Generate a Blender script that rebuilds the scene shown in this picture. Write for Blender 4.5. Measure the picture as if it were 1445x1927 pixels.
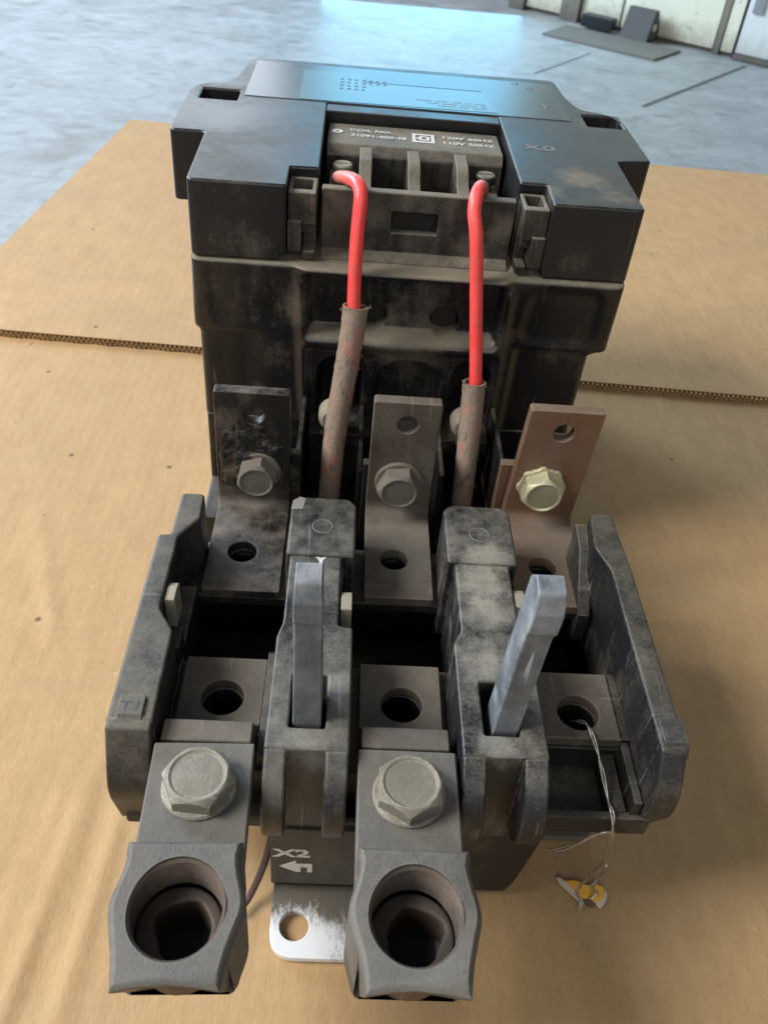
import bpy, bmesh, math, random
from mathutils import Matrix, Vector
random.seed(7)
S = 0.001                      # everything below is written in millimetres
scn = bpy.context.scene
for o in list(bpy.data.objects): bpy.data.objects.remove(o)

# ------------------------------------------------------------------ camera
cam = bpy.data.cameras.new('camera')
co = bpy.data.objects.new('camera', cam); scn.collection.objects.link(co); scn.camera = co
R = [[0.99698080, 0.05520247, 0.05460742], [-0.00486024, -0.65752105, 0.75342050], [0.07749620, -0.75141118, -0.65526756]]
M4 = Matrix.Identity(4)
for i in range(3):
    M4[i][0] = R[i][0]; M4[i][1] = -R[i][1]; M4[i][2] = -R[i][2]
M4[2][3] = 300 * S
co.matrix_world = M4
cam.sensor_fit = 'HORIZONTAL'; cam.sensor_width = 36; cam.lens = 40.551
cam.clip_start = 0.01; cam.clip_end = 100
cam.dof.use_dof = True; cam.dof.focus_distance = 0.30; cam.dof.aperture_fstop = 40

# ------------------------------------------------------------------ world and lamps
w = bpy.data.worlds.new('World'); scn.world = w; w.use_nodes = True
bg = w.node_tree.nodes['Background']; bg.inputs[0].default_value = (0.86, 0.93, 1.0, 1); bg.inputs[1].default_value = 0.21

def area(name, loc, target, sx, sy, watts, col):
    l = bpy.data.lights.new(name, 'AREA'); l.shape = 'RECTANGLE'; l.size = sx; l.size_y = sy; l.energy = watts; l.color = col
    o = bpy.data.objects.new(name, l); scn.collection.objects.link(o); o.location = loc
    o.rotation_euler = (Vector(target) - Vector(loc)).to_track_quat('-Z', 'Y').to_euler()
    return o
# the wide shed opening to the left of the bench, the key light
area('shed_opening_light', (-1.62, 0.05, 1.55), (0.02, 0.25, 0.0), 0.95, 0.95, 80, (1.0, 0.97, 0.93))
# added fill lamp behind the camera, brightens the faces turned towards it
area('front_fill_light', (0.1, -2.4, 1.5), (0.05, 0.3, 0.1), 2.4, 1.6, 27, (1.0, 0.95, 0.89))
# the bright doorway straight behind the starter
area('doorway_light', (0.33, 5.56, 0.92), (0.33, 0.0, 0.72), 1.15, 3.34, 48, (0.26, 0.68, 1.0))
# added lamp out of view, brightens the reflection on the cover top
area('cover_fill_light', (-2.9, 6.6, 2.2), (0.0, 0.4, 0.2), 5.0, 2.6, 150, (0.80, 0.90, 1.0))
# daylight on the shed floor from the side
area('shed_floor_light', (-4.5, 4.6, 2.6), (0.9, 4.8, -0.75), 3.0, 2.0, 560, (0.64, 0.80, 1.0))

scn.view_settings.view_transform = 'Standard'; scn.view_settings.look = 'None'
scn.view_settings.exposure = 0.0; scn.view_settings.gamma = 1.0
scn.render.engine = 'CYCLES'
scn.cycles.max_bounces = 8

# ------------------------------------------------------------------ materials
def newmat(name):
    m = bpy.data.materials.new(name); m.use_nodes = True
    nt = m.node_tree
    return m, nt, nt.nodes['Principled BSDF']
class G:
    """small node-graph helper"""
    def __init__(s, nt):
        s.nt = nt; s.tc = nt.nodes.new('ShaderNodeTexCoord')
    def n(s, t): return s.nt.nodes.new(t)
    def l(s, a, b): s.nt.links.new(a, b)
    def coord(s, scale=(1, 1, 1), rot=(0, 0, 0)):
        m = s.n('ShaderNodeMapping'); m.inputs['Scale'].default_value = scale; m.inputs['Rotation'].default_value = rot
        s.l(s.tc.outputs['Object'], m.inputs[0]); return m.outputs[0]
    def noise(s, scale, detail=4, rough=0.6, vec=None, dist=0.0):
        t = s.n('ShaderNodeTexNoise'); t.inputs['Scale'].default_value = scale; t.inputs['Detail'].default_value = detail
        t.inputs['Roughness'].default_value = rough; t.inputs['Distortion'].default_value = dist
        s.l(vec if vec else s.tc.outputs['Object'], t.inputs['Vector']); return t.outputs[0]
    def ramp(s, fac, stops):
        r = s.n('ShaderNodeValToRGB'); e = r.color_ramp.elements
        while len(e) < len(stops): e.new(0.5)
        for i, (p, c) in enumerate(stops):
            e[i].position = p; e[i].color = (c, c, c, 1) if not hasattr(c, '__len__') else (*c, 1)
        s.l(fac, r.inputs[0]); return r.outputs[0]
    def math(s, op, a, b=None, c=None, clamp=False):
        m = s.n('ShaderNodeMath'); m.operation = op; m.use_clamp = clamp
        for i, v in enumerate((a, b, c)):
            if v is None: continue
            if isinstance(v, (int, float)): m.inputs[i].default_value = v
            else: s.l(v, m.inputs[i])
        return m.outputs[0]
    def mix(s, f, a, b, mode='MIX'):
        m = s.n('ShaderNodeMix'); m.data_type = 'RGBA'; m.blend_type = mode
        for i, v in ((0, f), (6, a), (7, b)):
            if isinstance(v, (int, float)): m.inputs[i].default_value = v
            elif isinstance(v, tuple): m.inputs[i].default_value = (*v, 1)
            else: s.l(v, m.inputs[i])
        return m.outputs[2]
    def up(s):
        g = s.n('ShaderNodeNewGeometry'); x = s.n('ShaderNodeSeparateXYZ'); s.l(g.outputs['Normal'], x.inputs[0]); return x.outputs[2]
    def edge(s, r=0.0009):
        b = s.n('ShaderNodeBevel'); b.samples = 3; b.inputs[0].default_value = r
        g = s.n('ShaderNodeNewGeometry'); d = s.n('ShaderNodeVectorMath'); d.operation = 'DOT_PRODUCT'
        s.l(b.outputs[0], d.inputs[0]); s.l(g.outputs['Normal'], d.inputs[1])
        return s.ramp(d.outputs['Value'], [(0.80, 1.0), (0.985, 0.0)])
    def bump(s, h, strength, dist=0.0005):
        b = s.n('ShaderNodeBump'); b.inputs['Strength'].default_value = strength; b.inputs['Distance'].default_value = dist
        s.l(h, b.inputs['Height']); return b.outputs[0]

DUST = (0.168, 0.145, 0.106)
def dusty(name, base, rough, amount, up_amount, dust=DUST, metallic=0.0, edge=0.0, edge_col=(0.2, 0.2, 0.2), grain=1300, bump=0.25, spec=0.5, patch=22, contrast=1.0, scratch=0.3, smear=()):
    """clean surface under a layer of dirt: evenly spotted, thicker on faces that look up"""
    m, nt, p = newmat(name); g = G(nt)
    big = g.noise(patch, 6, 0.55, dist=0.3); fine = g.noise(grain, 4, 0.75); mid = g.noise(210, 5, 0.7)
    streak = g.noise(170, 4, 0.65, vec=g.coord((1, 1, 0.13)))
    up = g.math('MULTIPLY', g.ramp(g.up(), [(0.25, 0.0), (0.95, 1.0)]), up_amount)
    f = g.math('ADD', g.math('MULTIPLY_ADD', big, 1.3 * contrast, -0.65 * contrast), g.math('MULTIPLY_ADD', streak, 0.7 * contrast, -0.35 * contrast))
    f = g.math('ADD', f, g.math('MULTIPLY_ADD', mid, 0.5, -0.25))
    f = g.math('ADD', g.math('ADD', f, up), amount)
    for sx_, sy_, sz_, sr_, sa_ in smear:        # hand-wiped and settled drifts of dust
        vd = g.n('ShaderNodeVectorMath'); vd.operation = 'DISTANCE'; g.l(g.tc.outputs['Object'], vd.inputs[0]); vd.inputs[1].default_value = (sx_ * S, sy_ * S, sz_ * S)
        wob = g.math('MULTIPLY_ADD', g.noise(95, 5, 0.7), sr_ * S * 1.3, vd.outputs['Value'])
        f = g.math('ADD', f, g.math('MULTIPLY', g.ramp(g.math('DIVIDE', wob, sr_ * S * 2.2), [(0.42, 1.0), (0.68, 0.0)]), sa_))
    f = g.math('ADD', f, g.math('MULTIPLY_ADD', fine, 0.9, -0.45), clamp=True)
    var = g.math('MULTIPLY_ADD', g.noise(70, 4), 0.55, g.math('MULTIPLY', fine, 0.45))
    dcol = g.mix(var, tuple(c * 0.55 for c in dust), tuple(c * 1.45 for c in dust))
    col = g.mix(f, base, dcol)
    if scratch:
        s1 = g.ramp(g.noise(420, 2, 0.5, vec=g.coord((1, 0.06, 0.06), (0.3, 0.5, 0.7))), [(0.69, 0.0), (0.74, 1.0)])
        s2 = g.ramp(g.noise(420, 2, 0.5, vec=g.coord((0.06, 1, 0.06), (0.6, 0.2, 0.9))), [(0.69, 0.0), (0.74, 1.0)])
        col = g.mix(g.math('MULTIPLY', g.math('MAXIMUM', s1, s2), scratch), col, edge_col)
    if edge:
        e = g.math('MULTIPLY', g.edge(), g.math('MULTIPLY', g.ramp(g.noise(260, 4, 0.7), [(0.38, 0), (0.62, 1)]), edge))
        col = g.mix(e, col, edge_col)
    g.l(col, p.inputs['Base Color'])
    rr = g.math('MULTIPLY_ADD', f, 0.85 - rough, rough); g.l(g.math('ADD', rr, g.math('MULTIPLY_ADD', big, 0.16, -0.08)), p.inputs['Roughness'])
    if metallic: g.l(g.math('MULTIPLY', g.math('SUBTRACT', 1.0, f), metallic), p.inputs['Metallic'])
    p.inputs['Specular IOR Level'].default_value = spec
    g.l(g.bump(g.math('ADD', fine, g.math('MULTIPLY', mid, 1.2)), bump, 0.0004), p.inputs['Normal'])
    return m

def plain(name, col, rough=0.5, metallic=0.0, grain=500, var=0.25, bump=0.15):
    m, nt, p = newmat(name); g = G(nt)
    n = g.noise(grain, 4, 0.65); n2 = g.noise(grain / 9, 3)
    f = g.math('MULTIPLY_ADD', n2, 0.6, g.math('MULTIPLY', n, 0.4))
    g.l(g.mix(f, tuple(c * (1 - var) for c in col), tuple(min(1, c * (1 + var)) for c in col)), p.inputs['Base Color'])
    p.inputs['Roughness'].default_value = rough; p.inputs['Metallic'].default_value = metallic
    g.l(g.bump(n, bump), p.inputs['Normal'])
    return m

BLK = (0.0085, 0.009, 0.0105)
MT = {}
MT['cover'] = dusty('black_moulded_cover', BLK, 0.33, -0.16, 0.22, edge=0.4, edge_col=(0.13, 0.13, 0.13), bump=0.06, patch=16, contrast=0.8, scratch=0.2, smear=[(95, 362, 175, 17, 0.55), (78, 345, 175, 9, 0.4), (104, 345, 175, 14, 0.4), (112, 440, 175, 12, 0.35), (90, 331, 152, 12, 0.25), (-40, 330, 150, 14, 0.2)])
MT['base'] = dusty('black_moulded_base', BLK, 0.27, -0.05, 1.0, edge=0.45, edge_col=(0.15, 0.145, 0.13), bump=0.12, patch=18, contrast=1.0, scratch=0.3, smear=[(-22, 326, 125, 13, 0.4), (68, 327, 118, 13, 0.4), (25, 329, 106, 30, 0.45), (-30, 328, 100, 14, 0.3), (90, 329, 108, 10, 0.35), (30, 334, 128, 14, 0.2)])
MT['coil'] = dusty('black_dusty_coil', (0.012, 0.012, 0.012), 0.35, 0.16, 0.55, edge=0.5, edge_col=(0.2, 0.18, 0.15), bump=0.15, patch=30, smear=[(50, 342, 150, 13, 0.5), (62, 342, 160, 10, 0.5), (0, 342, 145, 10, 0.3)])
MT['relay'] = dusty('black_dusty_relay', (0.011, 0.012, 0.014), 0.38, 0.05, 0.34, edge=0.8, edge_col=(0.20, 0.20, 0.195), bump=0.3, patch=24, contrast=0.9)
DV = dict(dust=(0.165, 0.155, 0.130), edge=0.9, edge_col=(0.24, 0.24, 0.235), bump=0.3, patch=20, contrast=1.5, scratch=0.45)
MT['divider'] = dusty('black_divider', (0.010, 0.011, 0.013), 0.36, 0.02, 0.26, smear=[(2, 165, 85, 8, 0.45), (-5, 146, 84, 12, 0.45), (-12, 135, 76, 10, 0.3)], **DV)
MT['divider_dusty'] = dusty('dust_covered_divider', (0.010, 0.011, 0.013), 0.36, 0.0, 0.32, smear=[(55, 224, 86, 12, 0.7), (52, 212, 85, 13, 0.7), (55, 199, 85, 12, 0.6), (50, 176, 85, 11, 0.6), (53, 146, 84, 12, 0.45)], **{**DV, 'dust': (0.215, 0.200, 0.166)})
MT['tray_front'] = dusty('dust_coated_front', (0.010, 0.010, 0.010), 0.5, 0.42, 0.30, dust=(0.120, 0.110, 0.086), edge=0.4, edge_col=(0.2, 0.19, 0.16), bump=0.35, patch=24)
MT['barrier'] = dusty('black_barrier', BLK, 0.35, -0.05, 0.25, bump=0.1, patch=20, scratch=0.1)
MT['tray'] = dusty('black_dusty_tray', (0.010, 0.010, 0.010), 0.5, -0.06, 0.36, edge=0.4, edge_col=(0.15, 0.14, 0.12), bump=0.3, patch=30)
MT['copper'] = dusty('dirty_copper', (0.060, 0.040, 0.030), 0.45, 0.55, 0.25, dust=(0.128, 0.112, 0.090), metallic=0.3, edge=0.5, edge_col=(0.30, 0.24, 0.19), bump=0.35, patch=24, contrast=1.3)
MT['copper_grimy'] = dusty('grimy_copper', (0.014, 0.012, 0.011), 0.30, 0.12, 0.30, dust=(0.150, 0.122, 0.096), edge=0.4, edge_col=(0.26, 0.21, 0.17), bump=0.5, patch=42, contrast=1.9)
MT['copper_clean'] = dusty('brown_copper', (0.165, 0.084, 0.046), 0.40, 0.24, 0.60, dust=(0.142, 0.112, 0.084), metallic=0.25, edge=0.7, edge_col=(0.42, 0.34, 0.28), bump=0.2, patch=24)
MT['lug'] = dusty('dirty_aluminium', (0.085, 0.080, 0.073), 0.42, 0.45, 0.16, dust=(0.130, 0.120, 0.102), metallic=0.25, edge=0.5, edge_col=(0.28, 0.262, 0.235), bump=0.5, patch=36, contrast=1.7, scratch=0.08)
MT['thread'] = dusty('bare_thread', (0.13, 0.085, 0.060), 0.38, 0.50, 0.1, dust=(0.040, 0.036, 0.031), metallic=0.6, bump=0.2, patch=60)
MT['zinc'] = dusty('dusty_zinc_bolt', (0.30, 0.285, 0.24), 0.38, 0.62, 0.15, dust=(0.165, 0.150, 0.120), metallic=0.6, edge=0.9, edge_col=(0.55, 0.51, 0.43), bump=0.8, patch=60, contrast=1.2)
MT['zinc_dirty'] = dusty('dirt_caked_bolt', (0.12, 0.105, 0.085), 0.5, 0.75, 0.15, dust=(0.130, 0.113, 0.088), metallic=0.1, edge=0.15, edge_col=(0.36, 0.33, 0.27), bump=0.9, patch=60)
MT['zinc_clean'] = dusty('bright_zinc_bolt', (0.50, 0.47, 0.32), 0.30, 0.10, 0.25, dust=(0.27, 0.24, 0.15), metallic=0.6, edge=0.7, edge_col=(0.7, 0.68, 0.55), bump=0.35, patch=90)
MT['brass'] = dusty('dull_brass', (0.30, 0.28, 0.21), 0.45, 0.25, 0.25, dust=(0.22, 0.20, 0.16), metallic=0.3, edge=0.6, edge_col=(0.45, 0.42, 0.33), bump=0.2, patch=90)
MT['lever'] = dusty('grey_blue_lever', (0.085, 0.098, 0.112), 0.42, 0.34, 0.10, dust=(0.235, 0.25, 0.265), edge=0.9, edge_col=(0.45, 0.47, 0.49), bump=0.35, patch=70, contrast=1.8, scratch=0.8)
def worn(name, col, lo, hi):
    m, nt, p = newmat(name); g = G(nt); n = g.noise(650, 5, 0.75)
    g.l(g.mix(g.ramp(n, [(lo, 1.0), (hi, 0.0)]), tuple(col), (0.045, 0.042, 0.036)), p.inputs['Base Color']); p.inputs['Roughness'].default_value = 0.65; return m
MT['ink'] = worn('worn_white_ink', (0.52, 0.52, 0.49), 0.30, 0.44)
MT['ink_faded'] = plain('faded_ink', (0.12, 0.125, 0.125), 0.6, var=0.4)
MT['print_dark'] = plain('dark_print', (0.05, 0.06, 0.07), 0.5)
MT['nameplate'] = plain('grey_nameplate', (0.018, 0.026, 0.031), 0.24, 0.0, grain=160, var=0.35, bump=0.04)
MT['rating'] = plain('silver_label', (0.050, 0.095, 0.112), 0.26, 0.15, grain=120, var=0.22, bump=0.04)
MT['hole_shade'] = plain('cavity_shade', (0.006, 0.006, 0.006), 0.7)  # near-black colour that stands in for shade inside holes and wells
MT['rust'] = plain('rusty_wire', (0.06, 0.035, 0.035), 0.55)
MT['backing'] = plain('brown_paper', (0.15, 0.095, 0.07), 0.8)
MT['steel_wire'] = plain('twisted_steel_wire', (0.42, 0.40, 0.36), 0.35, 0.8)
MT['orange'] = plain('orange_paper', (0.92, 0.46, 0.05), 0.7, var=0.12)
MT['chip'] = plain('chipped_plastic', (0.20, 0.19, 0.175), 0.8)
MT['torn'] = plain('torn_paper_edge', (0.62, 0.55, 0.48), 0.85)
MT['grime'] = dusty('tarry_grime', (0.012, 0.011, 0.010), 0.16, 0.02, 0.15, bump=1.0, patch=120, grain=600)

def mk_red():
    m, nt, p = newmat('red_insulation'); g = G(nt)
    n = g.noise(60, 4)
    c = g.mix(g.ramp(n, [(0.35, 0), (0.75, 1)]), (0.82, 0.055, 0.055), (0.86, 0.10, 0.085))
    gr = g.math('MULTIPLY', g.ramp(g.noise(130, 5, 0.7), [(0.50, 0.0), (0.72, 0.55)]), 1.0); c = g.mix(gr, c, (0.34, 0.075, 0.06))
    # chalky dirt near the screw terminal end of the wire
    x = g.n('ShaderNodeSeparateXYZ'); g.l(g.tc.outputs['Object'], x.inputs[0])
    d = g.math('ADD', g.ramp(x.outputs[1], [(0.335, 0.0), (0.352, 0.75)]), g.math('MULTIPLY_ADD', g.noise(300, 4), 0.5, -0.30), clamp=True)
    g.l(g.mix(d, c, (0.26, 0.20, 0.15)), p.inputs['Base Color'])
    g.l(g.math('MULTIPLY_ADD', gr, 0.5, 0.40), p.inputs['Roughness']); g.l(g.bump(g.noise(400, 3), 0.12), p.inputs['Normal'])
    return m
MT['red'] = mk_red()
def mk_sleeve():
    m, nt, p = newmat('fibre_sleeve'); g = G(nt)
    a = g.noise(75, 4, 0.6); b = g.noise(900, 3, 0.7); c = g.noise(420, 3, 0.6, vec=g.coord((1, 1, 0.25)))
    col = g.mix(b, (0.15, 0.115, 0.088), (0.30, 0.23, 0.175))
    col = g.mix(g.ramp(a, [(0.52, 0.0), (0.70, 0.75)]), col, (0.46, 0.115, 0.095))
    col = g.mix(g.ramp(c, [(0.30, 0.7), (0.42, 0.0)]), col, (0.05, 0.042, 0.036))
    g.l(col, p.inputs['Base Color']); p.inputs['Roughness'].default_value = 0.85
    g.l(g.bump(g.math('ADD', b, c), 0.6, 0.0005), p.inputs['Normal'])
    return m
MT['sleeve'] = mk_sleeve()
def mk_plate():
    m, nt, p = newmat('dirty_white_paint'); g = G(nt)
    x = g.n('ShaderNodeSeparateXYZ'); g.l(g.tc.outputs['Object'], x.inputs[0])
    # packed dirt beside the relay, scratched off towards the free end
    grad = g.math('ADD', g.ramp(g.math('MULTIPLY', x.outputs[1], 1.0), [(0.124, 0.0), (0.138, 1.0), (0.31, 1.0), (0.33, 0.15)]), g.ramp(x.outputs[0], [(-0.006, 0.0), (0.010, 0.40)]))
    n = g.noise(260, 6, 0.75, vec=g.coord((1.5, 0.6, 1))); n2 = g.noise(70, 3)
    f = g.math('MULTIPLY_ADD', n, 1.5, g.math('ADD', grad, -0.98))
    f = g.math('ADD', f, g.math('MULTIPLY_ADD', n2, 0.5, -0.27))
    f = g.ramp(g.math('ADD', f, g.math('MULTIPLY_ADD', g.noise(1200, 4, 0.8), 0.7, -0.35)), [(0.0, 0.0), (0.55, 1.0)])
    g.l(g.mix(f, (0.64, 0.66, 0.68), (0.105, 0.092, 0.070)), p.inputs['Base Color'])
    g.l(g.math('MULTIPLY_ADD', f, 0.45, 0.35), p.inputs['Roughness'])
    g.l(g.bump(f, 0.3, 0.0003), p.inputs['Normal'])
    return m
MT['plate'] = mk_plate()
def mk_card(name):
    m, nt, p = newmat(name); g = G(nt)
    big = g.noise(4.5, 5, 0.6); mid = g.noise(60, 6, 0.7, vec=g.coord((1.5, 0.7, 1), (0, 0, 0.35))); fib = g.noise(520, 5, 0.75, vec=g.coord((2.4, 0.5, 1), (0, 0, 0.3)))
    f = g.math('ADD', g.math('MULTIPLY', mid, 0.5), g.math('MULTIPLY', fib, 0.5))
    c = g.mix(g.ramp(f, [(0.28, 0), (0.72, 1)]), (0.315, 0.193, 0.090), (0.500, 0.335, 0.170))
    c = g.mix(g.ramp(big, [(0.36, 0.4), (0.60, 0.0)]), c, (0.37, 0.245, 0.125))
    # grey rubbed-in dirt, in drifting smears and in small scuffs
    smear = g.math('MULTIPLY', g.ramp(g.noise(7, 7, 0.68, vec=g.coord((0.8, 1.6, 1), (0, 0, -0.25)), dist=0.9), [(0.52, 0), (0.74, 0.5)]), g.ramp(mid, [(0.32, 0.15), (0.62, 1.0)]))
    c = g.mix(smear, c, (0.235, 0.190, 0.130))
    scuff = g.ramp(g.noise(85, 3, 0.6, vec=g.coord((0.35, 1.7, 1), (0, 0, 0.15)), dist=0.5), [(0.70, 0.0), (0.80, 0.6)])
    c = g.mix(scuff, c, (0.20, 0.145, 0.085))
    def spots(scale, lo, r0, r1, col, amt, c):
        sp = g.n('ShaderNodeTexVoronoi'); sp.inputs['Scale'].default_value = scale; g.l(g.tc.outputs['Object'], sp.inputs[0])
        sep = g.n('ShaderNodeSeparateColor'); g.l(sp.outputs['Color'], sep.inputs[0])
        k = g.math('MULTIPLY', g.ramp(sp.outputs['Distance'], [(r0, 1.0), (r1, 0.0)]), g.ramp(sep.outputs[0], [(lo, 0.0), (lo + 0.03, amt)]))
        return g.mix(k, c, col)
    c = spots(55, 0.80, 0.05, 0.10, (0.09, 0.06, 0.035), 0.85, c); c = spots(90, 0.88, 0.04, 0.10, (0.58, 0.45, 0.28), 0.5, c); c = spots(14, 0.86, 0.03, 0.07, (0.11, 0.085, 0.055), 0.6, c)
    g.l(c, p.inputs['Base Color']); p.inputs['Roughness'].default_value = 0.72; p.inputs['Specular IOR Level'].default_value = 0.25
    fl = g.n('ShaderNodeTexWave'); fl.inputs['Scale'].default_value = 50; fl.inputs['Distortion'].default_value = 0.6; g.l(g.coord((1, 0.02, 1), (0, 0, 0.045)), fl.inputs[0])
    h = g.math('ADD', g.math('MULTIPLY_ADD', fl.outputs[1], 0.10, g.math('MULTIPLY', fib, 0.35)), g.math('MULTIPLY', mid, 0.8))
    g.l(g.bump(h, 0.5, 0.0008), p.inputs['Normal'])
    return m
MT['card'] = mk_card('brown_cardboard')
MT['core_shade'] = plain('flute_gap_shade', (0.20, 0.135, 0.07), 0.9)  # darker than the card, for the shade between the flutes
def mk_floor():
    m, nt, p = newmat('worn_concrete'); g = G(nt)
    big = g.noise(1.3, 6, 0.6, dist=0.8); mid = g.noise(6.5, 9, 0.74, vec=g.coord((0.9, 1.5, 1), (0, 0, -0.2)), dist=1.6); fine = g.noise(60, 5, 0.75, vec=g.coord((1, 1.8, 1)))
    f = g.math('ADD', g.math('MULTIPLY', big, 0.25), g.math('ADD', g.math('MULTIPLY', mid, 0.5), g.math('MULTIPLY', fine, 0.25)))
    c = g.mix(g.ramp(f, [(0.40, 0), (0.58, 1)]), (0.20, 0.203, 0.20), (0.38, 0.385, 0.38))
    c = g.mix(g.ramp(mid, [(0.30, 0.6), (0.42, 0.0)]), c, (0.11, 0.11, 0.108))
    c = g.mix(g.ramp(g.noise(2.6, 4, 0.6), [(0.56, 0.0), (0.70, 0.6)]), c, (0.19, 0.175, 0.145))
    g.l(c, p.inputs['Base Color']); g.l(g.math('MULTIPLY_ADD', mid, 0.35, 0.30), p.inputs['Roughness'])
    g.l(g.bump(f, 0.35, 0.006), p.inputs['Normal'])
    return m
MT['floor'] = mk_floor()
def mk_wall(name, a, b, dirt):
    m, nt, p = newmat(name); g = G(nt)
    n = g.noise(3.5, 6, 0.7); n2 = g.noise(26, 5, 0.7)
    c = g.mix(n, a, b)
    c = g.mix(g.ramp(n2, [(0.60, 0), (0.74, 0.7)]), c, dirt)
    x = g.n('ShaderNodeSeparateXYZ'); g.l(g.tc.outputs['Object'], x.inputs[0])
    low = g.math('ADD', g.ramp(x.outputs[2], [(0.02, 0.75), (0.16, 0.0)]), g.math('MULTIPLY_ADD', n2, 0.9, -0.5), clamp=True)
    c = g.mix(low, c, dirt)      # darker mottling along the foot of the wall
    g.l(c, p.inputs['Base Color']); p.inputs['Roughness'].default_value = 0.7
    return m
MT['wall'] = mk_wall('cream_wall_panel', (0.72, 0.70, 0.52), (0.80, 0.79, 0.62), (0.26, 0.23, 0.16))
MT['wall_post'] = mk_wall('brown_wall_post', (0.17, 0.15, 0.12), (0.25, 0.22, 0.17), (0.08, 0.07, 0.06))
MT['door'] = mk_wall('white_door', (0.66, 0.68, 0.66), (0.74, 0.76, 0.73), (0.40, 0.40, 0.37))
MT['mat'] = plain('grey_floor_mat', (0.16, 0.15, 0.13), 0.8, grain=60, var=0.3)
MT['rubber'] = plain('worn_rubber', (0.085, 0.08, 0.076), 0.75, grain=40)
MT['black'] = plain('black_plastic', (0.012, 0.013, 0.018), 0.4)
MT['pale'] = plain('pale_end', (0.75, 0.62, 0.45), 0.6)
MT['steel'] = plain('painted_steel', (0.25, 0.26, 0.27), 0.6)

# ------------------------------------------------------------------ geometry helpers
def rnd(pts, r, n=3):
    """round the corners of a polygon; r is one radius or one for each corner"""
    out = []; L = len(pts)
    for i, p in enumerate(pts):
        ri = r[i] if hasattr(r, '__len__') else r
        p = Vector(p); a = Vector(pts[i - 1]); b = Vector(pts[(i + 1) % L])
        if ri <= 0: out.append(tuple(p)); continue
        da = (a - p); db = (b - p); t = min(ri, da.length * 0.45, db.length * 0.45)
        p0 = p + da.normalized() * t; p1 = p + db.normalized() * t
        for k in range(n + 1):
            s = k / n; out.append(tuple((1 - s) ** 2 * p0 + 2 * s * (1 - s) * p + s * s * p1))
    return out
def circ(cx, cy, r, n=28, ry=None):
    return [(cx + r * math.cos(2 * math.pi * k / n), cy + (ry or r) * math.sin(2 * math.pi * k / n)) for k in range(n)]
def rect(x0, x1, y0, y1): return [(x0, y0), (x1, y0), (x1, y1), (x0, y1)]

def plate_mesh(outline, holes, w0, w1, bevel, plane, bres=2):
    cu = bpy.data.curves.new('tmp', 'CURVE'); cu.dimensions = '2D'; cu.fill_mode = 'BOTH'
    for pts in [outline] + list(holes):
        sp = cu.splines.new('POLY'); sp.points.add(len(pts) - 1); sp.use_cyclic_u = True
        for q, pt in zip(sp.points, pts): q.co = (pt[0], pt[1], 0, 1)
    cu.extrude = (w1 - w0) / 2 - bevel; cu.bevel_depth = bevel; cu.bevel_resolution = bres; cu.offset = -bevel
    ob = bpy.data.objects.new('tmp', cu); me = bpy.data.meshes.new_from_object(ob)
    mid = (w0 + w1) / 2
    for v in me.vertices:
        u, q, z = v.co; z += mid
        v.co = (u, q, z) if plane == 'XY' else ((u, z, q) if plane == 'XZ' else (z, u, q))
    bpy.data.objects.remove(ob); bpy.data.curves.remove(cu)
    return me

def fix(bm, weld=True):
    if weld: bmesh.ops.remove_doubles(bm, verts=bm.verts[:], dist=1e-4)
    bmesh.ops.recalc_face_normals(bm, faces=bm.faces[:])

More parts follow.
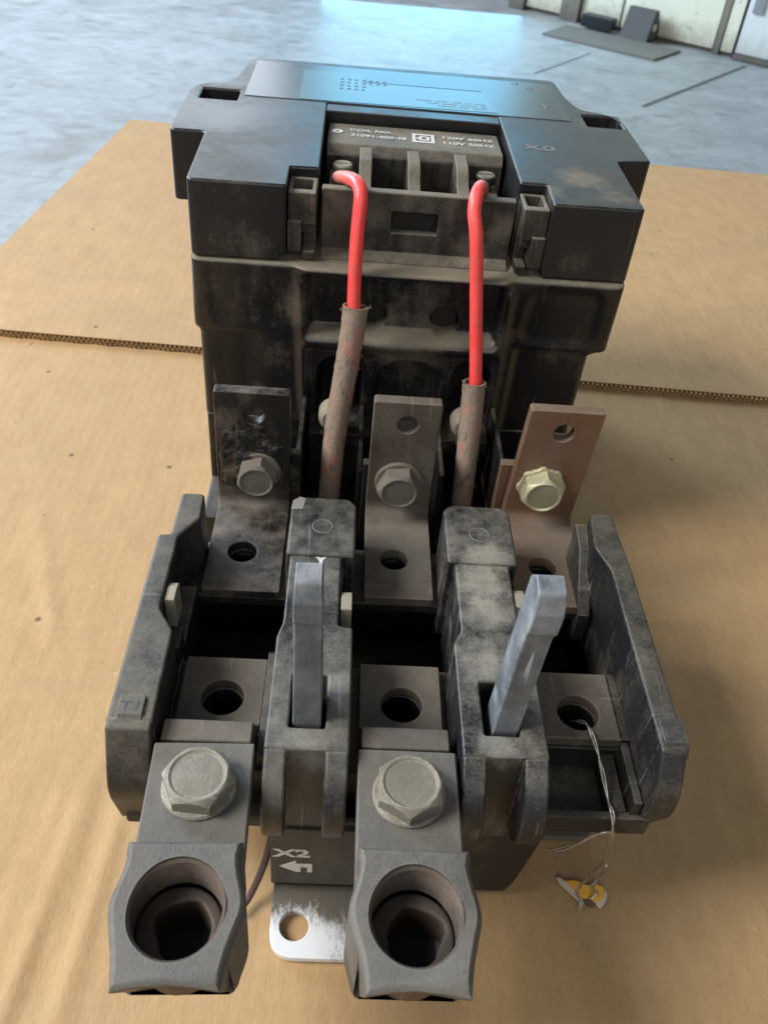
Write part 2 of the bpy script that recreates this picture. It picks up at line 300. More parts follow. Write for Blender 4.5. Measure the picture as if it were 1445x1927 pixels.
class Acc:
    """collects shapes (in millimetres) that become ONE mesh object"""
    def __init__(s): s.bm = bmesh.new()
    def _take(s, bm, mat=None):
        if mat is not None: bm.transform(mat)
        me = bpy.data.meshes.new('tmp'); bm.to_mesh(me); bm.free(); s.bm.from_mesh(me); bpy.data.meshes.remove(me); return s
    def box(s, x0, x1, y0, y1, z0, z1, b=0.6, seg=2, mat=None):
        bm = bmesh.new(); bmesh.ops.create_cube(bm, size=1)
        for v in bm.verts:
            v.co = ((x0 + x1) / 2 + v.co.x * (x1 - x0), (y0 + y1) / 2 + v.co.y * (y1 - y0), (z0 + z1) / 2 + v.co.z * (z1 - z0))
        if b: bmesh.ops.bevel(bm, geom=bm.edges[:], offset=b, segments=seg, affect='EDGES', profile=0.5)
        return s._take(bm, mat)
    def plate(s, outline, w0, w1, b=0.5, holes=(), plane='XY', mat=None):
        me = plate_mesh(outline, holes, w0, w1, b, plane); bm = bmesh.new(); bm.from_mesh(me); bpy.data.meshes.remove(me); fix(bm)
        return s._take(bm, mat)
    def lathe(s, prof, n=28, mat=None):
        """prof: (radius, z) pairs, turned about Z"""
        bm = bmesh.new(); rings = []
        for r, z in prof:
            rings.append([bm.verts.new((r * math.cos(2 * math.pi * k / n), r * math.sin(2 * math.pi * k / n), z)) for k in range(n)] if r > 1e-6 else [bm.verts.new((0, 0, z))])
        for a, b in zip(rings, rings[1:]):
            for k in range(n):
                q = [a[k % len(a)], a[(k + 1) % len(a)], b[(k + 1) % len(b)], b[k % len(b)]]
                q = list(dict.fromkeys(q))
                if len(q) > 2: bm.faces.new(q)
        bmesh.ops.recalc_face_normals(bm, faces=bm.faces[:])
        return s._take(bm, mat)
    def hexhead(s, af, h, mat=None, dome=0.0):
        a = af / 2; n = 48; bm = bmesh.new(); rings = []
        rad = [a / math.cos(((k / n * 2 * math.pi) % (math.pi / 3)) - math.pi / 6) for k in range(n)]
        def ring(f):
            return [bm.verts.new((f(k)[0] * math.cos(2 * math.pi * k / n), f(k)[0] * math.sin(2 * math.pi * k / n), f(k)[1])) for k in range(n)]
        rings.append(ring(lambda k: (rad[k], 0)))
        rings.append(ring(lambda k: (rad[k], h - 0.7 - 1.0 * (rad[k] - a))))
        rings.append(ring(lambda k: (min(rad[k], a * 0.965), h - 0.2)))
        rings.append(ring(lambda k: (a * 0.90, h)))
        rings.append(ring(lambda k: (a * 0.80, h - 0.55)))
        rings.append(ring(lambda k: (a * 0.4, h - 0.55 + dome)))
        top = bm.verts.new((0, 0, h - 0.55 + dome * 1.2))
        for p, q in zip(rings, rings[1:]):
            for k in range(n): bm.faces.new((p[k], p[(k + 1) % n], q[(k + 1) % n], q[k]))
        for k in range(n): bm.faces.new((rings[-1][k], rings[-1][(k + 1) % n], top))
        bm.faces.new(rings[0][::-1])
        return s._take(bm, mat)
    def tube(s, pts, rad, n=14, sub=8, closed_ends=True, wob=0.0, hollow=0.0):
        """smooth tube through 3-D points; rad is one radius or one for each point"""
        P = [Vector(p) for p in pts]; Rr = rad if hasattr(rad, '__len__') else [rad] * len(P)
        path = []; rr = []
        for i in range(len(P) - 1):
            p0 = P[max(i - 1, 0)]; p1 = P[i]; p2 = P[i + 1]; p3 = P[min(i + 2, len(P) - 1)]
            for k in range(sub):
                t = k / sub
                path.append(0.5 * ((2 * p1) + (p2 - p0) * t + (2 * p0 - 5 * p1 + 4 * p2 - p3) * t * t + (3 * p1 - p0 - 3 * p2 + p3) * t ** 3)); rr.append(Rr[i] * (1 - t) + Rr[i + 1] * t)
        path.append(P[-1]); rr.append(Rr[-1])
        bm = bmesh.new(); rings = []; nrm = None
        for i, p in enumerate(path):
            t = (path[min(i + 1, len(path) - 1)] - path[max(i - 1, 0)]).normalized()
            if nrm is None: nrm = t.orthogonal().normalized()
            nrm = (nrm - t * nrm.dot(t)).normalized(); bn = t.cross(nrm)
            ring = []
            for k in range(n):
                a = 2 * math.pi * k / n; r = rr[i] * (1 + wob * (random.random() - 0.5))
                ring.append(bm.verts.new(p + (nrm * math.cos(a) + bn * math.sin(a)) * r))
            rings.append(ring)
        for a, b in zip(rings, rings[1:]):
            for k in range(n): bm.faces.new((a[k], a[(k + 1) % n], b[(k + 1) % n], b[k]))
        if hollow:                                  # open mouth at the first end
            t = (path[1] - path[0]).normalized(); inner = []; deep = []
            for v in rings[0]:
                d = (v.co - path[0]); inner.append(bm.verts.new(path[0] + d * hollow)); deep.append(bm.verts.new(path[0] + d * hollow + t * rr[0] * 2.0))
            for k in range(n):
                bm.faces.new((rings[0][k], inner[k], inner[(k + 1) % n], rings[0][(k + 1) % n])); bm.faces.new((inner[k], deep[k], deep[(k + 1) % n], inner[(k + 1) % n]))
            bm.faces.new(deep)
        else: bm.faces.new(rings[0][::-1])
        bm.faces.new(rings[-1])
        bmesh.ops.recalc_face_normals(bm, faces=bm.faces[:])
        return s._take(bm)
    def text(s, body, size, mat, depth=0.05, wscale=1.0, bold=0.0):
        cu = bpy.data.curves.new('tmp', 'FONT'); cu.body = body; cu.size = size; cu.extrude = depth; cu.align_x = 'CENTER'; cu.align_y = 'CENTER'; cu.offset = bold
        ob = bpy.data.objects.new('tmp', cu); me = bpy.data.meshes.new_from_object(ob)
        bm = bmesh.new(); bm.from_mesh(me)
        for v in bm.verts: v.co.x *= wscale
        bpy.data.objects.remove(ob); bpy.data.curves.remove(cu); bpy.data.meshes.remove(me)
        return s._take(bm, mat)
    def cut(s, *cutters):
        me = bpy.data.meshes.new('tmp'); fix(s.bm); s.bm.to_mesh(me); ob = bpy.data.objects.new('tmp', me); scn.collection.objects.link(ob); tmp = []
        for c in cutters:
            fix(c.bm); m2 = bpy.data.meshes.new('tmp'); c.bm.to_mesh(m2); o2 = bpy.data.objects.new('tmp', m2); scn.collection.objects.link(o2); tmp.append(o2); c.bm.free()
            md = ob.modifiers.new('b', 'BOOLEAN'); md.operation = 'DIFFERENCE'; md.solver = 'EXACT'; md.object = o2
        dg = bpy.context.evaluated_depsgraph_get(); out = bpy.data.meshes.new_from_object(ob.evaluated_get(dg))
        s.bm.free(); s.bm = bmesh.new(); s.bm.from_mesh(out)
        for o2 in tmp + [ob]:
            d = o2.data; bpy.data.objects.remove(o2); bpy.data.meshes.remove(d)
        bpy.data.meshes.remove(out); return s
    def warp(s, f):
        for v in s.bm.verts: v.co = Vector(f(v.co.x, v.co.y, v.co.z))
        return s
    def build(s, name, mat, parent=None, angle=32, label=None):
        me = bpy.data.meshes.new(name)
        bmesh.ops.scale(s.bm, vec=(S, S, S), verts=s.bm.verts[:]); s.bm.to_mesh(me); s.bm.free()
        me.polygons.foreach_set('use_smooth', [True] * len(me.polygons)); me.set_sharp_from_angle(angle=math.radians(angle))
        me.materials.append(MT[mat])
        o = bpy.data.objects.new(name, me); scn.collection.objects.link(o)
        md = o.modifiers.new('weighted_normal', 'WEIGHTED_NORMAL'); md.keep_sharp = True; md.weight = 80
        if parent: o.parent = parent
        if label: o['label'] = label
        return o
def T(x, y, z, rx=0, ry=0, rz=0):
    return Matrix.Translation((x, y, z)) @ Matrix.Rotation(rz, 4, 'Z') @ Matrix.Rotation(ry, 4, 'Y') @ Matrix.Rotation(rx, 4, 'X')
def tag(o, label, cat, group=None):
    o['label'] = label; o['category'] = cat
    if group: o['group'] = group
    return o
def struct(o): o['kind'] = 'structure'; return o

# ================================================================== the setting
FZ = -750
struct(Acc().box(-9000, 6000, -4000, 9500, FZ - 60, FZ, 0).build('floor', 'floor'))
# saw-cut joints in the slab, sunk as thin dark strips
def joint(p, q, wd):
    p = Vector(p); q = Vector(q); d = (q - p).normalized(); n = Vector((-d.y, d.x)) * wd / 2
    o = Acc().plate([tuple(p + n), tuple(p - n), tuple(q - n), tuple(q + n)], FZ - 1, FZ + 1.2, 0).build('floor_joint', 'rubber'); return struct(o)
joint((1229, 3982), (1975, 4866), 22); joint((804, 4374), (1158, 4854), 8)

# workbench that carries the cardboard
bench = bpy.data.objects.new('workbench', None); scn.collection.objects.link(bench); bench.location = (0.15, 0.35, FZ * S)
tag(bench, 'plain steel workbench hidden under the brown cardboard', 'workbench')
def bpart(a, name):
    o = a.build(name, 'steel', bench); o.location = -bench.location; return o
bpart(Acc().box(-215, 580, -230, 880, -44, -6.5, 1), 'bench_top')
for x, y in ((-170, -180), (540, -180), (-170, 830), (540, 830)): bpart(Acc().box(x - 25, x + 25, y - 25, y + 25, FZ, -44.2, 2), 'leg')

# far wall: cream panels between posts, running away to the right of the doorway
A0 = Vector((905, 5807)); D = Vector((1200, -911)).normalized(); ANG = math.atan2(D.y, D.x)
WM = Matrix.Translation((A0.x * S, A0.y * S, FZ * S)) @ Matrix.Rotation(ANG, 4, 'Z')
wall = struct(Acc().box(-60, 3600, 26, 160, 0, 3200, 0).build('wall', 'wall_post')); wall.matrix_world = WM
def wallpart(a, name, mat, parent=wall): return a.build(name, mat, parent)
for x0, x1 in ((45, 278), (402, 640), (655, 1192), (1236, 1300)): wallpart(Acc().box(x0, x1, 4, 24, 22, 3190, 2), 'panel', 'wall')
for x0, x1, pr in ((-60, 40, -20), (283, 397, -26), (1197, 1231, 0)): wallpart(Acc().box(x0, x1, pr, 25, 0, 3195, 3), 'post', 'wall_post')
wallpart(Acc().box(642, 653, 10, 25, 22, 3190, 1), 'seam_strip', 'wall_post')
wd = wallpart(Acc().box(1318, 2300, -4, 22, 30, 2100, 2), 'door', 'door')
wallpart(Acc().box(1304, 1316, -2, 25, 0, 2110, 1), 'door_frame', 'black')
wallpart(Acc().box(1345, 1400, -16, -4.2, 220, 330, 2), 'latch_plate', 'steel', wd)
wallpart(Acc().box(1360, 1400, -14, -4.2, 390, 450, 2), 'hinge', 'pale', wd)
wallpart(Acc().box(1318, 2300, -30, -5, 4, 28, 2), 'threshold', 'wall_post')
m = Acc().plate([(957, 5175), (1477, 4801), (1680, 5046), (1130, 5420)], FZ, FZ + 12, 1.5).build('floor_mat', 'mat'); tag(m, 'thin grey mat lying on the concrete beside the cream wall', 'floor mat')
CM = Matrix.Translation((1452 * S, 5202 * S, (FZ + 12) * S)) @ Matrix.Rotation(ANG, 4, 'Z')
ck = bpy.data.objects.new('wheel_chock', None); scn.collection.objects.link(ck); ck.matrix_world = CM
tag(ck, 'dark rubber wheel chock with a sloping face on the floor mat', 'wheel chock')
Acc().plate([(0, 0), (150, 0), (150, 40), (95, 140), (60, 140)], -80, 80, 4, plane='YZ').build('wedge', 'rubber', ck)
Acc().lathe([(0, 0), (18, 0), (18, 5), (8, 5), (8, 2), (0, 2)], mat=T(80.5, 70, 60, ry=math.pi / 2)).build('end_eye', 'pale', ck)
bb = bpy.data.objects.new('black_case', None); scn.collection.objects.link(bb); bb.matrix_world = Matrix.Translation((1300 * S, 5400 * S, (FZ + 12) * S)) @ Matrix.Rotation(ANG, 4, 'Z')
tag(bb, 'small black case with a pale end lying beside the wheel chock', 'case')
Acc().plate(rnd(rect(-95, 95, 0, 62), 14), -35, 35, 4, plane='XZ').build('body', 'black', bb)
Acc().lathe([(0, 0), (22, 0), (24, -3), (24, -6)], mat=T(-96, 0, 34, ry=-math.pi / 2)).build('end_cap', 'pale', bb)

# ------------------------------------------------------------------ cardboard
from mathutils import noise as mn
a = Acc(); NXc, NYc = 430, 330; gv = {}
def lseg(x, y, p, q):
    d = Vector(q) - Vector(p); t = max(0, min(1, (Vector((x, y)) - Vector(p)).dot(d) / d.length_squared)); return (Vector((x, y)) - Vector(p) - d * t).length
RIDGES = [((-83, 230), (-99, 40), 1.3, 3.8), ((-72, 200), (-80, 40), 1.0, 3.4), ((-92, 210), (-108, 80), 0.8, 4.5), ((-150, 330), (-120, 250), 0.8, 5.0), ((150, 250), (128, 130), 0.8, 4.0), ((120, 120), (190, 60), 0.5, 8.0), ((180, 330), (330, 290), 0.6, 7.0), ((-200, 300), (-110, 240), 0.5, 9.0)]
for i in range(NXc + 1):
    for j in range(NYc + 1):
        y = -190 + 1100 * (j / NYc) ** 1.15; xl = -330 + (y + 190) * 0.0865; x = xl + (640 - xl) * i / NXc
        z = 0.28 * mn.fractal(Vector((x * 0.006, y * 0.006, 1.7)), 1.0, 2.0, 3) + 0.20 * mn.noise(Vector((x * 0.035, y * 0.02, 4.2))) - 0.35
        for p_, q_, h_, w_ in (RIDGES if y < 360 else ()): z += h_ * math.exp(-(lseg(x, y, p_, q_) / (w_ * (1 + 0.25 * math.sin(y * 0.06 + h_ * 9)))) ** 2) * (0.7 + 0.4 * math.sin(y * 0.035 + w_))
        under = (-17 < x < 105 and y > 112) or (-70 < x < 116 and y > 322)
        gv[i, j] = a.bm.verts.new((x, y, min(z, 0.0) if under or y > 440 else z))
for i in range(NXc):
    for j in range(NYc): a.bm.faces.new((gv[i, j], gv[i + 1, j], gv[i + 1, j + 1], gv[i, j + 1]))
a.plate([(-329, -188), (638, -188), (638, 906), (-234, 906)], -4.4, -1.6, 0.3)
for f_ in a.bm.faces:
    if f_.normal.z < 0 and f_.calc_center_median().z > -1.5: f_.normal_flip()
near = a.build('cardboard_sheet', 'card', angle=50)
tag(near, 'large brown cardboard sheet directly under the lugs of the motor starter', 'cardboard')
far = bpy.data.objects.new('cardboard_flap', None); scn.collection.objects.link(far)
tag(far, 'brown cardboard flap with exposed corrugated edge, behind and under the motor starter', 'cardboard')
E0 = Vector((-272, 499.6)); E1 = Vector((640, 458.5)); ed = (E1 - E0).normalized(); en = Vector((-ed.y, ed.x))
Acc().plate([tuple(E0 + en * 1.6), tuple(E1 + en * 1.6), (640, 906), (-231, 926)], 3.5, 4.2, 0.15).build('top_liner', 'card', far)
Acc().plate([tuple(E0 + en * 0.8), tuple(E1 + en * 0.8), (640, 905), (-230.5, 925)], 0.06, 0.6, 0.1).build('bottom_liner', 'card', far)
Acc().plate([tuple(E0 + en * 7), tuple(E1 + en * 7), (639, 904), (-229.5, 923)], 0.62, 3.48, 0.0).build('filler', 'core_shade', far)  # dark block, the shade behind the flutes put into its colour
a = Acc(); Ln = (E1 - E0).length; pitch = 3.1; npp = 8; prev = None
for i in range(int(Ln / pitch) * npp):
    u = i * pitch / npp; z = 2.10 + 1.2 * math.sin(2 * math.pi * u / pitch)
    jit = 0.5 * math.sin(u * 0.31) + 0.25 * math.sin(u * 1.7)
    p = E0 + ed * u + en * (-0.4 + jit * 0.6); q = E0 + ed * u + en * 8
    cur = [a.bm.verts.new((p.x, p.y, z + 0.38)), a.bm.verts.new((p.x, p.y, z - 0.38)), a.bm.verts.new((q.x, q.y, z - 0.38)), a.bm.verts.new((q.x, q.y, z + 0.38))]
    if prev:
        for k in range(4): a.bm.faces.new((prev[k], prev[(k + 1) % 4], cur[(k + 1) % 4], cur[k]))
    prev = cur
fl = a.build('fluting', 'card', far, angle=60); fl['kind'] = 'stuff'

# ================================================================== the motor starter
st = bpy.data.objects.new('motor_starter', None); scn.collection.objects.link(st); st.location = (0.025, 0.28, 0.0)
tag(st, 'dusty black motor starter with copper bars and two red wires on cardboard', 'motor starter')
class PAcc(Acc):
    def build(s, name, mat, parent=None, angle=32, label=None):
        o = Acc.build(s, name, mat, parent or st, angle, label)
        if (parent or st) is st: o.location = -st.location
        return o
PA = PAcc
POLES = (-34.0, 25.0, 84.5)

# ---- white mounting plate
PA().plate(rnd([(-14.6, 117), (37, 117), (37, 162.5), (103, 162.5), (103, 330), (112, 330), (112, 484), (-66.5, 484), (-66.5, 330), (-14.6, 330)], [9, 9, 0, 7, 0, 4, 4, 4, 4, 0], 6), 0.15, 3.2, 0.5, holes=[circ(-6.5, 127.4, 4.9, 32), circ(29, 127.4, 4.9, 32), circ(96.5, 170, 3.4, 24)]).build('mounting_plate', 'plate', label='white painted steel mounting plate, dirty beside the relay')

# ---- contactor, upper cover
OUT = [(-64, 329.5), (-26, 330), (-26, 350.5), (-14.5, 351), (-15.2, 437.5), (67, 437.5), (67, 352), (78, 352), (77.5, 331), (114.2, 331.5), (114.5, 386), (130.3, 389),
       (129.8, 441), (124, 456), (111, 459.5), (106.5, 478), (105, 510), (-58.5, 507), (-60.8, 472), (-64.5, 457.5), (-76, 455), (-80.2, 445), (-80, 384), (-65, 384.5)]
RAD = [3, 1.5, 1, 1, 1, 1, 1, 1, 1.5, 3, 2, 3, 5, 6, 5, 8, 6, 6, 8, 5, 6, 6, 3, 2]
cv = PA().plate(rnd(OUT, RAD, 4), 144.3, 175, 1.0, holes=[rnd(rect(-74.5, -57, 430, 446.5), 1), rnd(rect(110, 127.5, 433.5, 452), 1)])
cv.cut(Acc().box(-29, -20.3, 320, 337, 143, 147.6, 0), Acc().box(70.2, 78.5, 320, 338, 143, 147.8, 0))
cover = cv.build('contactor_cover', 'cover')
class CAcc(Acc):                                     # sub-parts of a part: same frame as their part
    pass
Acc().box(-73.5, -58, 431, 445.5, 147, 160, 0.3).build('mounting_slot_floor', 'base', cover)
Acc().box(111, 126.5, 434.5, 451, 147, 160, 0.3).build('mounting_slot_floor', 'base', cover)
Acc().plate(rect(-15.0, 66.8, 427, 437.3), 160, 174.7, 0.5).build('cover_ledge', 'cover', cover)
np_ = Acc().plate(rnd(rect(-54.5, 102.5, 438.6, 500.5), 0.8), 174.6, 175.28, 0.1).build('nameplate', 'nameplate', cover)
Acc().plate([(-28.5, 439.3), (67, 441.5), (63, 474), (2, 474.5), (2, 490), (-29.5, 490)], 175.3, 175.42, 0.03).build('rating_label', 'rating', cover)
Acc().plate(rect(2.4, 62, 476, 490), 175.3, 175.4, 0.03).build('upper_label', 'nameplate', cover)
# print on the nameplate
for b, x, y in (('1/L1', -33, 496.5), ('L3', 82, 496)): Acc().text(b, 4.2, T(x, y, 175.32)).build('terminal_number', 'ink_faded', cover)
for x, y in ((88.5, 487), (92.5, 458)): Acc().plate([(x - 0.7, y - 4), (x + 0.7, y - 4), (x + 0.7, y + 1), (x + 2, y + 1), (x, y + 5), (x - 2, y + 1), (x - 0.7, y + 1)], 175.3, 175.38, 0).build('arrow_mark', 'ink_faded', cover)
a = Acc(); random.seed(3)
for r in range(4):
    x = -10
    while x < (4 if r > 1 else 14) - r:
        a.box(x, x + random.uniform(1.2, 2.2), 477 - r * 5.5, 479.0 - r * 5.5, 175.42, 175.47, 0); x += 3.6
o = a.build('date_print', 'print_dark', cover); o['kind'] = 'stuff'
a = Acc()
for r in range(3):
    x = 28 + r * 5
    while x < 60:
        wd_ = random.uniform(3, 9); a.box(x, min(x + wd_, 62), 452 - r * 3.6, 453.0 - r * 3.6, 175.42, 175.46, 0); x += wd_ + 1.6
o = a.build('rating_print', 'ink_faded', cover); o['kind'] = 'stuff'
a = Acc().text('X0', 9.5, T(81, 396, 175.06, rz=-0.05), wscale=1.25, bold=0.25).build('terminal_number', 'ink_faded', cover)

# bosses that flank the coil
for x0, x1, sgn in ((-25.7, -14.6, 1), (67.2, 77.4, -1)):
    xa, xb = x0, x1
    Acc().plate(rnd(rect(xa, xb, 333.5, 350.3), 0.8), 158.5, 171.3, 0.5, holes=[rnd(rect(xa + 1.7, xb - 1.7, 337.5, 348.4), 0.5)]).build('latch_boss', 'coil', cover)
    Acc().box(xa + 1, xb - 1, 337, 349, 154, 160.5, 0.3).build('latch_floor', 'coil', cover)
    xc0, xc1 = ((xa, xa + 5.6) if sgn > 0 else (xb - 5.6, xb))
    a = Acc().box(xc0, xc1, 331.5, 350, 147.8, 160.5, 0.6)
    xd0, xd1 = ((xa + 5.9, xb) if sgn > 0 else (xa, xb - 5.9))
    a.box(xd0, xd1, 340, 350, 144.5, 158.8, 0.5).box(xd0, xd1, 332, 340, 144.6, 148.2, 0.6).build('latch_step', 'coil', cover)

# ---- contactor, coil unit between the two cover halves
fr = PA().plate(rnd([(-12.6, 140.8), (65, 140.8), (65.2, 170.8), (-12.8, 170.8)], 0.8), 341.5, 346, 0.6, holes=[rnd(rect(15.5, 34.5, 154.5, 163.2), 0.8)], plane='XZ')
fr.plate([(334.5, 141), (335.5, 144.2), (341, 146.2), (342, 146.2), (342, 141)], -12.4, 64.8, 0.3, plane='YZ')
coil = fr.build('coil_unit', 'coil')
Acc().box(8, 42, 346.3, 347.6, 141, 168, 0).build('slot_shade_sheet', 'hole_shade', coil)  # black sheet painted as the shade inside the slot
Acc().box(-12.6, 65, 352.6, 424, 138, 145, 0.3).build('coil_floor', 'coil', coil)
# strip with the coil number
Acc().plate(rnd([(391.5, 152), (424.5, 152), (424.5, 170.2), (395, 170.8), (391.8, 167)], 1.0), -13.2, 65.4, 0.5, plane='YZ').build('coil_number_strip', 'coil', coil)
for x in (4.2, 24.9, 45.6): Acc().plate(rnd([(346.5, 152), (391, 152), (391.3, 171.2), (374, 171), (366, 166.5), (346.5, 164.5)], [0, 0, 0.5, 4, 4, 0.5]), x - 2.7, x + 2.7, 0.5, plane='YZ').build('terminal_divider', 'coil', coil)
for x, mname in ((-5.6, 'brass'), (56.6, 'coil')):
    Acc().box(x - 5.5, x + 5.5, 349, 390, 152, 161, 0.5).build('terminal_clamp', 'brass' if x < 0 else 'coil', coil)
    a = Acc().lathe([(4.3, 0), (4.3, 3.2), (3.8, 3.8), (0, 3.8)], 24)
    a.bm.transform(T(x, 379, 164)); cutter = Acc().box(x - 5, x + 5, 378.5, 379.5, 166.7, 169, 0, mat=None)
    a.cut(cutter).lathe([(0, 0), (3, 0), (3, 4), (0, 4)], 16, mat=T(x, 379, 160.6)).build('terminal_screw', mname, coil)
a = Acc(); up = T(0, 0, 0)
z = 170.75
tl = lambda b, s_, x, y, ws=1.25: a.text(b, s_, T(x, y, z, rx=-0.02), wscale=ws, bold=0.06, depth=0.03)
tl('COIL NO.', 4.3, 6.2, 414.5, 1.05); tl('31091-400-38', 4.6, 9.6, 407.5, 0.98); tl('120V 60HZ', 4.6, 50.6, 413.5, 1.12); tl('110V 50HZ', 4.6, 50.6, 406.5, 1.12)
# square emblem: a small rectangle with a loop inside a wider frame
a.plate(rect(25.0, 35.2, 404.5, 416), z - 0.02, z + 0.05, 0, holes=[rect(26.6, 33.6, 406.3, 414.2)])
a.plate(rnd(rect(28.0, 33.0, 407.5, 413), 1.2), z - 0.02, z + 0.05, 0, holes=[rnd(rect(29.4, 31.6, 409, 411.6), 0.5)])
a.plate(rect(27.0, 28.1, 409.3, 411.2), z - 0.02, z + 0.05, 0)
a.plate(circ(-9.2, 411.5, 2.6, 20), z - 0.02, z + 0.05, 0, holes=[circ(-9.2, 411.5, 0.9, 10)])
a.build('coil_lettering', 'ink', coil)

# ---- contactor, moulded base
# one sculpted front skin: pillars, bay with two bores, rounded lip and three arched wire channels
def sm(a_, b_, v):
    t = max(0.0, min(1.0, (v - a_) / (b_ - a_))); return t * t * (3 - 2 * t)
def rbox(x, z, x0, x1, z0, z1, r):                  # signed distance to a rounded box, negative inside
    dx = abs(x - (x0 + x1) / 2) - (x1 - x0) / 2 + r; dz = abs(z - (z0 + z1) / 2) - (z1 - z0) / 2 + r
    return math.hypot(max(dx, 0), max(dz, 0)) + min(max(dx, dz), 0) - r
def front(x, z):
    y = 328.6 + 1.6 * sm(143, 108, z) + 0.8 * sm(106, 70, z)
    y -= 3.2 * sm(-24, -17, x) * sm(69, 63, x) * sm(138, 142.5, z)                                  # lip of the bay carries on under the coil
    y += 1.5 * sm(112.2, 110.6, z) * (sm(-30, -45, x) * 0.5 + sm(72, 76, x))            # crease between the two storeys
    d = rbox(x, z, -58 + (140 - z) * 0.05, -27 + (140 - z) * 0.12, 115, 139.5, 5); y += 0.5 * sm(3.5, -3.5, d)      # shallow dished panels
    d = rbox(x, z, 73.5 - (140 - z) * 0.10 + 3, 106, 115, 140.5, 6); y += 1.0 * sm(2.6, -2.6, d)
    d = rbox(x, z, -57, -24, 60, 105, 6); y += 0.3 * sm(5, -5, d)
    d = rbox(x, z, 74, 102, 60, 106, 6); y += 0.4 * sm(5, -5, d)
    for xc_ in (-19.8 + (140 - z) * 0.035, 66.6 + (140 - z) * 0.015): y -= 1.5 * math.exp(-((x - xc_) / 2.3) ** 2) * sm(141, 136, z)   # ridges down to the poles
    y += 6.2 * sm(1.8, -1.8, rbox(x, z, -16.5, 63.5, 112.8, 140, 3.5))
    y -= 2.6 * math.exp(-((z - 108.8) / 3.0) ** 2) * sm(-20, -15, x) * sm(68, 63, x)                                         # rounded lip
    for x0, x1, zt, r in ((-11.0, 7.2, 100.5, 8), (14.8, 42.2, 100, 11), (48.6, 64.6, 101.5, 7.5)): y += (17 if r < 10 else 6.5) * sm(1.3, -1.3, rbox(x, z, x0, x1, 40, zt, r))
    for xh in (10.5, 41.7): y += 26 * sm(0.45, -0.45, math.hypot(x - xh, z - 119.5) - 5.9)
    return y
bs = PA(); NU, NV = 250, 112; gv = {}
def lim(z):
    k = sm(113, 108, z); return -64.3 + 2.2 * k - 0.8 * sm(143, 112, z), 113.9 - 6.9 * k
for j in range(NV + 1):
    z = 66 + (143.8 - 66) * j / NV; xl, xr = lim(z)
    for i in range(NU + 1):
        x = xl + (xr - xl) * i / NU; e = min(x - xl, xr - x); y = front(x, z)
        if e < 3: y += 3 - math.sqrt(max(0, 9 - (3 - e) ** 2))
        t_ = 143.8 - z
        if t_ < 2: y += 2 - math.sqrt(max(0, 4 - (2 - t_) ** 2))
        gv[i, j] = bs.bm.verts.new((x, y, z))
    gv[-1, j] = bs.bm.verts.new((xl, 480, z)); gv[NU + 1, j] = bs.bm.verts.new((xr, 480, z))
for j in range(NV):
    for i in range(-1, NU + 1): bs.bm.faces.new((gv[i, j], gv[i + 1, j], gv[i + 1, j + 1], gv[i, j + 1]))
tb = {i: bs.bm.verts.new((gv[i, NV].co.x, 480, 143.8)) for i in range(0, NU + 1)}; tb[-1] = gv[-1, NV]; tb[NU + 1] = gv[NU + 1, NV]
for i in range(0, NU): bs.bm.faces.new((gv[i, NV], gv[i + 1, NV], tb[i + 1], tb[i]))
bmesh.ops.recalc_face_normals(bs.bm, faces=bs.bm.faces[:])
bs.plate(rnd([(-62.2, 331.6), (-16, 331.6), (-16, 352), (68.5, 352), (68.5, 331.8), (107, 331.8), (107, 482), (-62.2, 482)], 1.5), 3.4, 66.2, 0.4)
base = bs.build('contactor_base', 'base', angle=70)
for x in (10.5, 41.7): Acc().lathe([(0, 0), (5.7, 0), (5.7, -3), (0, -3)], 24, mat=T(x, 340, 119.8, rx=math.pi / 2)).build('bore_shade_disc', 'hole_shade', base)  # black discs partway in, stand for the shade in the bores
# dark shelf under the wire channels and barriers between the poles
a = Acc().box(-15, 67, 316, 352, 63, 70.2, 1.0).box(-15, 67, 322, 351, 4, 63, 1).box(-62, 107, 300, 331.6, 3.4, 30, 1.5)
for x in (-17.3, 8.8, 43.2, 68.8): a.box(x - 1.0, x + 1.0, 283, 331.4, 3.5, 80 if x not in (8.8, 43.2) else 76, 0.5)
a.build('pole_barrier', 'barrier', base)
for x in (-3.5, 55.5):
    a = Acc().lathe([(0, 8), (5.0, 8), (6.6, 6.6), (6.9, 4.5), (6.9, 0)], 28, mat=T(x, 322, 78.5, rx=math.pi / 2)).build('coil_terminal_screw', 'brass', base)

